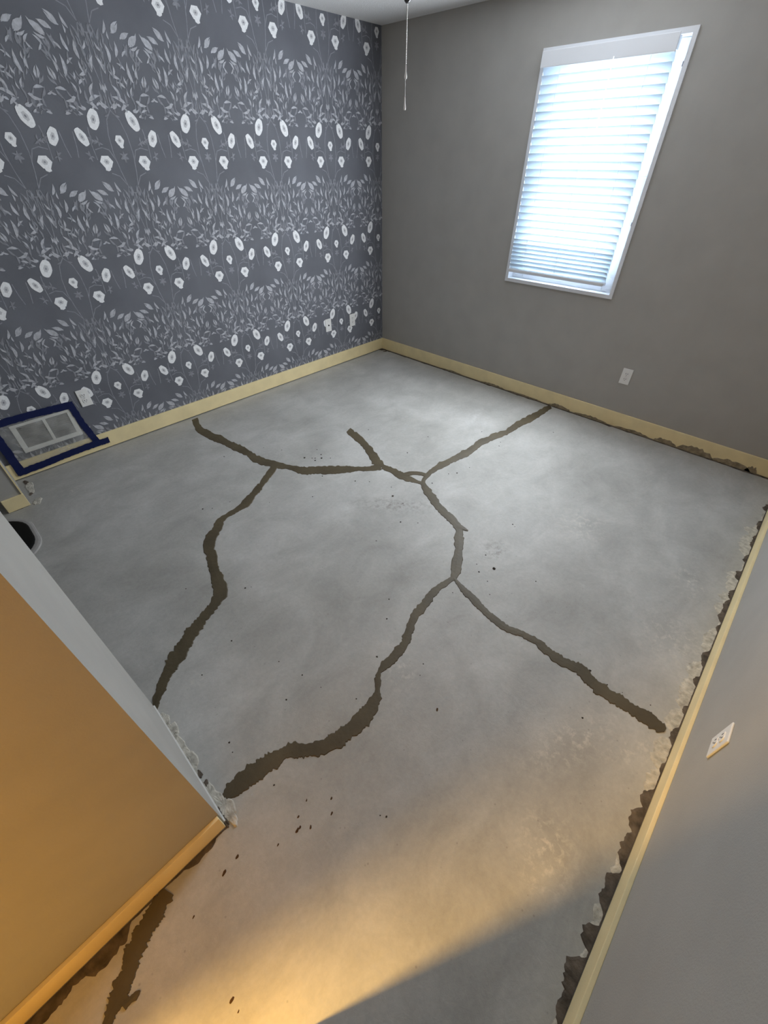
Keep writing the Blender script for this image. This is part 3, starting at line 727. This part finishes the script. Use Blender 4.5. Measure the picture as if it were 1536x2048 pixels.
o = obj('lip', loops(bmesh.new(), [ring(0.0, 0.0), ring(0.002, 0.008), ring(0.012, 0.010), ring(0.026, 0.009)], False, False), RIM, tr, label='pale grey raised lip')
o.matrix_parent_inverse = Matrix.Translation(-Vector(tr.location))

# ------------------------------------------------------------------ crumbs and splinters on the floor
def crumb_bm(seed):
    rr = random.Random(seed); bm = bmesh.new(); bmesh.ops.create_icosphere(bm, subdivisions=1, radius=0.5)
    for v in bm.verts: v.co = v.co*(1+rr.uniform(-.25, .3)); v.co.z = max(-0.12, v.co.z*0.45)
    return bm
protos = {}
ZONES = [(600, 890, 680, 930, 'tiny dark crumb clustered above the long curved crack filler'),
         (1000, 840, 1130, 900, 'tiny dark crumb beside the crack filler that runs to the window wall'),
         (700, 840, 1130, 952, 'tiny dark crumb between the short dead-end crack and the window wall'),
         (600, 930, 850, 1100, 'tiny dark crumb below the crack junction, left of the middle crack'),
         (930, 1000, 1110, 1250, 'small dark crumb right of the middle crack, above its fork'),
         (850, 952, 1110, 1250, 'tiny dark crumb right beside the middle crack filler'),
         (380, 880, 600, 1060, 'small dark crumb near the bend of the left crack filler'),
         (360, 1060, 860, 1300, 'small dark crumb between the left and middle crack fillers'),
         (360, 1300, 760, 1500, 'small dark crumb above the thick crack filler by the wall end'),
         (1040, 1280, 1340, 1460, 'small dark crumb beside the crack filler running to the bare grey wall')]
def crumb(px, py, szpx, ang=None, long=1.0, mtl=CRUMB, name='crumb', label=None, group=None):
    if label is None:
        label = next((z[4] for z in ZONES if z[0] <= px < z[2] and z[1] <= py < z[3]), 'small dark crumb below the thick crack filler towards the entry')
        group = 'crumbs: '+label
    p = flr(px, py); dist = (p-CAM).dot(FW); s = max(0.004, szpx*dist/FPX)
    k = (random.randrange(4), mtl.name)
    if k not in protos:
        o = obj(name, crumb_bm(k[0]+50), mtl); protos[k] = o.data
    else:
        o = bpy.data.objects.new(name, protos[k]); COL.objects.link(o)
    o.location = (p.x, p.y, 0.12*s*0.6); o.scale = (s*long, s, s*0.6)
    o.rotation_euler = (0, 0, random.uniform(0, 6.28) if ang is None else ang)
    tag(o, label, 'debris', group)
Z = [(600, 800, 2.793, "25,323,8 95,278,4 118,305,6 120,325,8 85,325,5 85,338,6 68,325,4 170,325,4 382,166,4 600,295,5 715,206,4 308,453,6 388,457,4 125,425,5 518,537,8 575,578,4 510,487,4 562,682,6 658,687,4 427,787,4 70,540,4 947,377,4 877,408,6 830,413,4 738,465,5 1120,236,4 1112,257,4 1015,177,4 1415,181,4 1188,695,6 1200,708,3 1037,866,6 1073,862,3 1083,942,12 1000,960,6 987,917,4 1047,1013,4 1317,1013,5 853,1077,4 1060,1087,4 497,1113,5 485,1222,6"),
     (350, 780, 3.413, "335,455,5 190,813,8 255,807,5 375,763,4 645,768,4 940,730,4 480,1352,8 520,1345,4 75,1357,5 1372,1030,4 605,395,4 728,410,4"),
     (400, 1280, 3.072, "1088,103,8 628,215,7 530,367,7 743,290,4 485,132,5 1372,147,6 1352,217,4 960,362,6 180,630,9 200,690,5 455,892,7 1107,1078,6 1145,1085,8 195,5,7 12,215,6"),
     (1050, 1300, 2.738, "315,372,8 687,302,4 355,113,10 450,190,6 533,233,3")]
for ox, oy, s, t in Z:
    for w in t.split():
        a, b, c = map(float, w.split(',')); crumb(ox+a/s, oy+b/s, 1.55*c/s)
ZS = [(400, 1280, 3.072, "655,985,12 605,1085,14 598,1170,24 615,1150,16 680,1150,18 808,972,14 810,1065,15 480,1258,12 230,1330,20 150,1430,24 1457,427,16"), (0, 1600, 3.072, "1190,718,12 1425,1228,24 1465,1300,12")]
for ox, oy, s, t in ZS:
    for w in t.split():
        a, b, c = map(float, w.split(','))
        crumb(ox+a/s, oy+b/s, 0.75*c/s, random.uniform(0.2, 0.7), 2.0, SPLINT, 'splinter', 'brown splinter on the warm-lit concrete near the entry', 'brown splinters by the entry')

# ------------------------------------------------------------------ hall beyond the bedroom door: leaf added to cast a floor shadow, and the warm hall light
door = obj('added_door_1', boxes(((0, -0.0175, 0.012), (0.76, 0.0175, 2.03)), bevel=0.002), mat('added_door_paint', (0.42, 0.35, 0.22), 0.5, 0.3), kind='structure')  # unseen leaf, added to block hall light from the floor by the south wall
door.location = (XH+0.02, -3.66, 0); door.rotation_euler = (0, 0, math.atan2(0.39, 0.68))
for z0, z1 in ((0.22, 0.95), (1.10, 1.85)):
    for x0, x1 in ((0.11, 0.345), (0.415, 0.65)):
        obj('added_door_panel', boxes(((x0, -0.0205, z0), (x1, 0.0205, z1)), bevel=0.008), door.data.materials[0], door)
bm = lathe(bmesh.new(), [(0.012, 0.0), (0.012, 0.03), (0.028, 0.045), (0.028, 0.065), (0.01, 0.075)]); bm.transform(Matrix.Rotation(math.radians(-90), 4, 'X') @ Matrix.Translation((0, 0, 0.0)))
k = obj('added_door_knob', bm, CHROME, door, smooth=True); k.location = (0.70, 0.016, 0.95)

LX, LY = -5.00, -2.61
ld = bpy.data.lights.new('hall_lamp_offscreen', 'AREA'); ld.shape = 'DISK'; ld.size = 0.20; ld.energy = 175; ld.color = (1.0, 0.575, 0.14)
lo = bpy.data.objects.new('hall_lamp_offscreen', ld); COL.objects.link(lo); lo.location = (LX, LY, H-0.10)
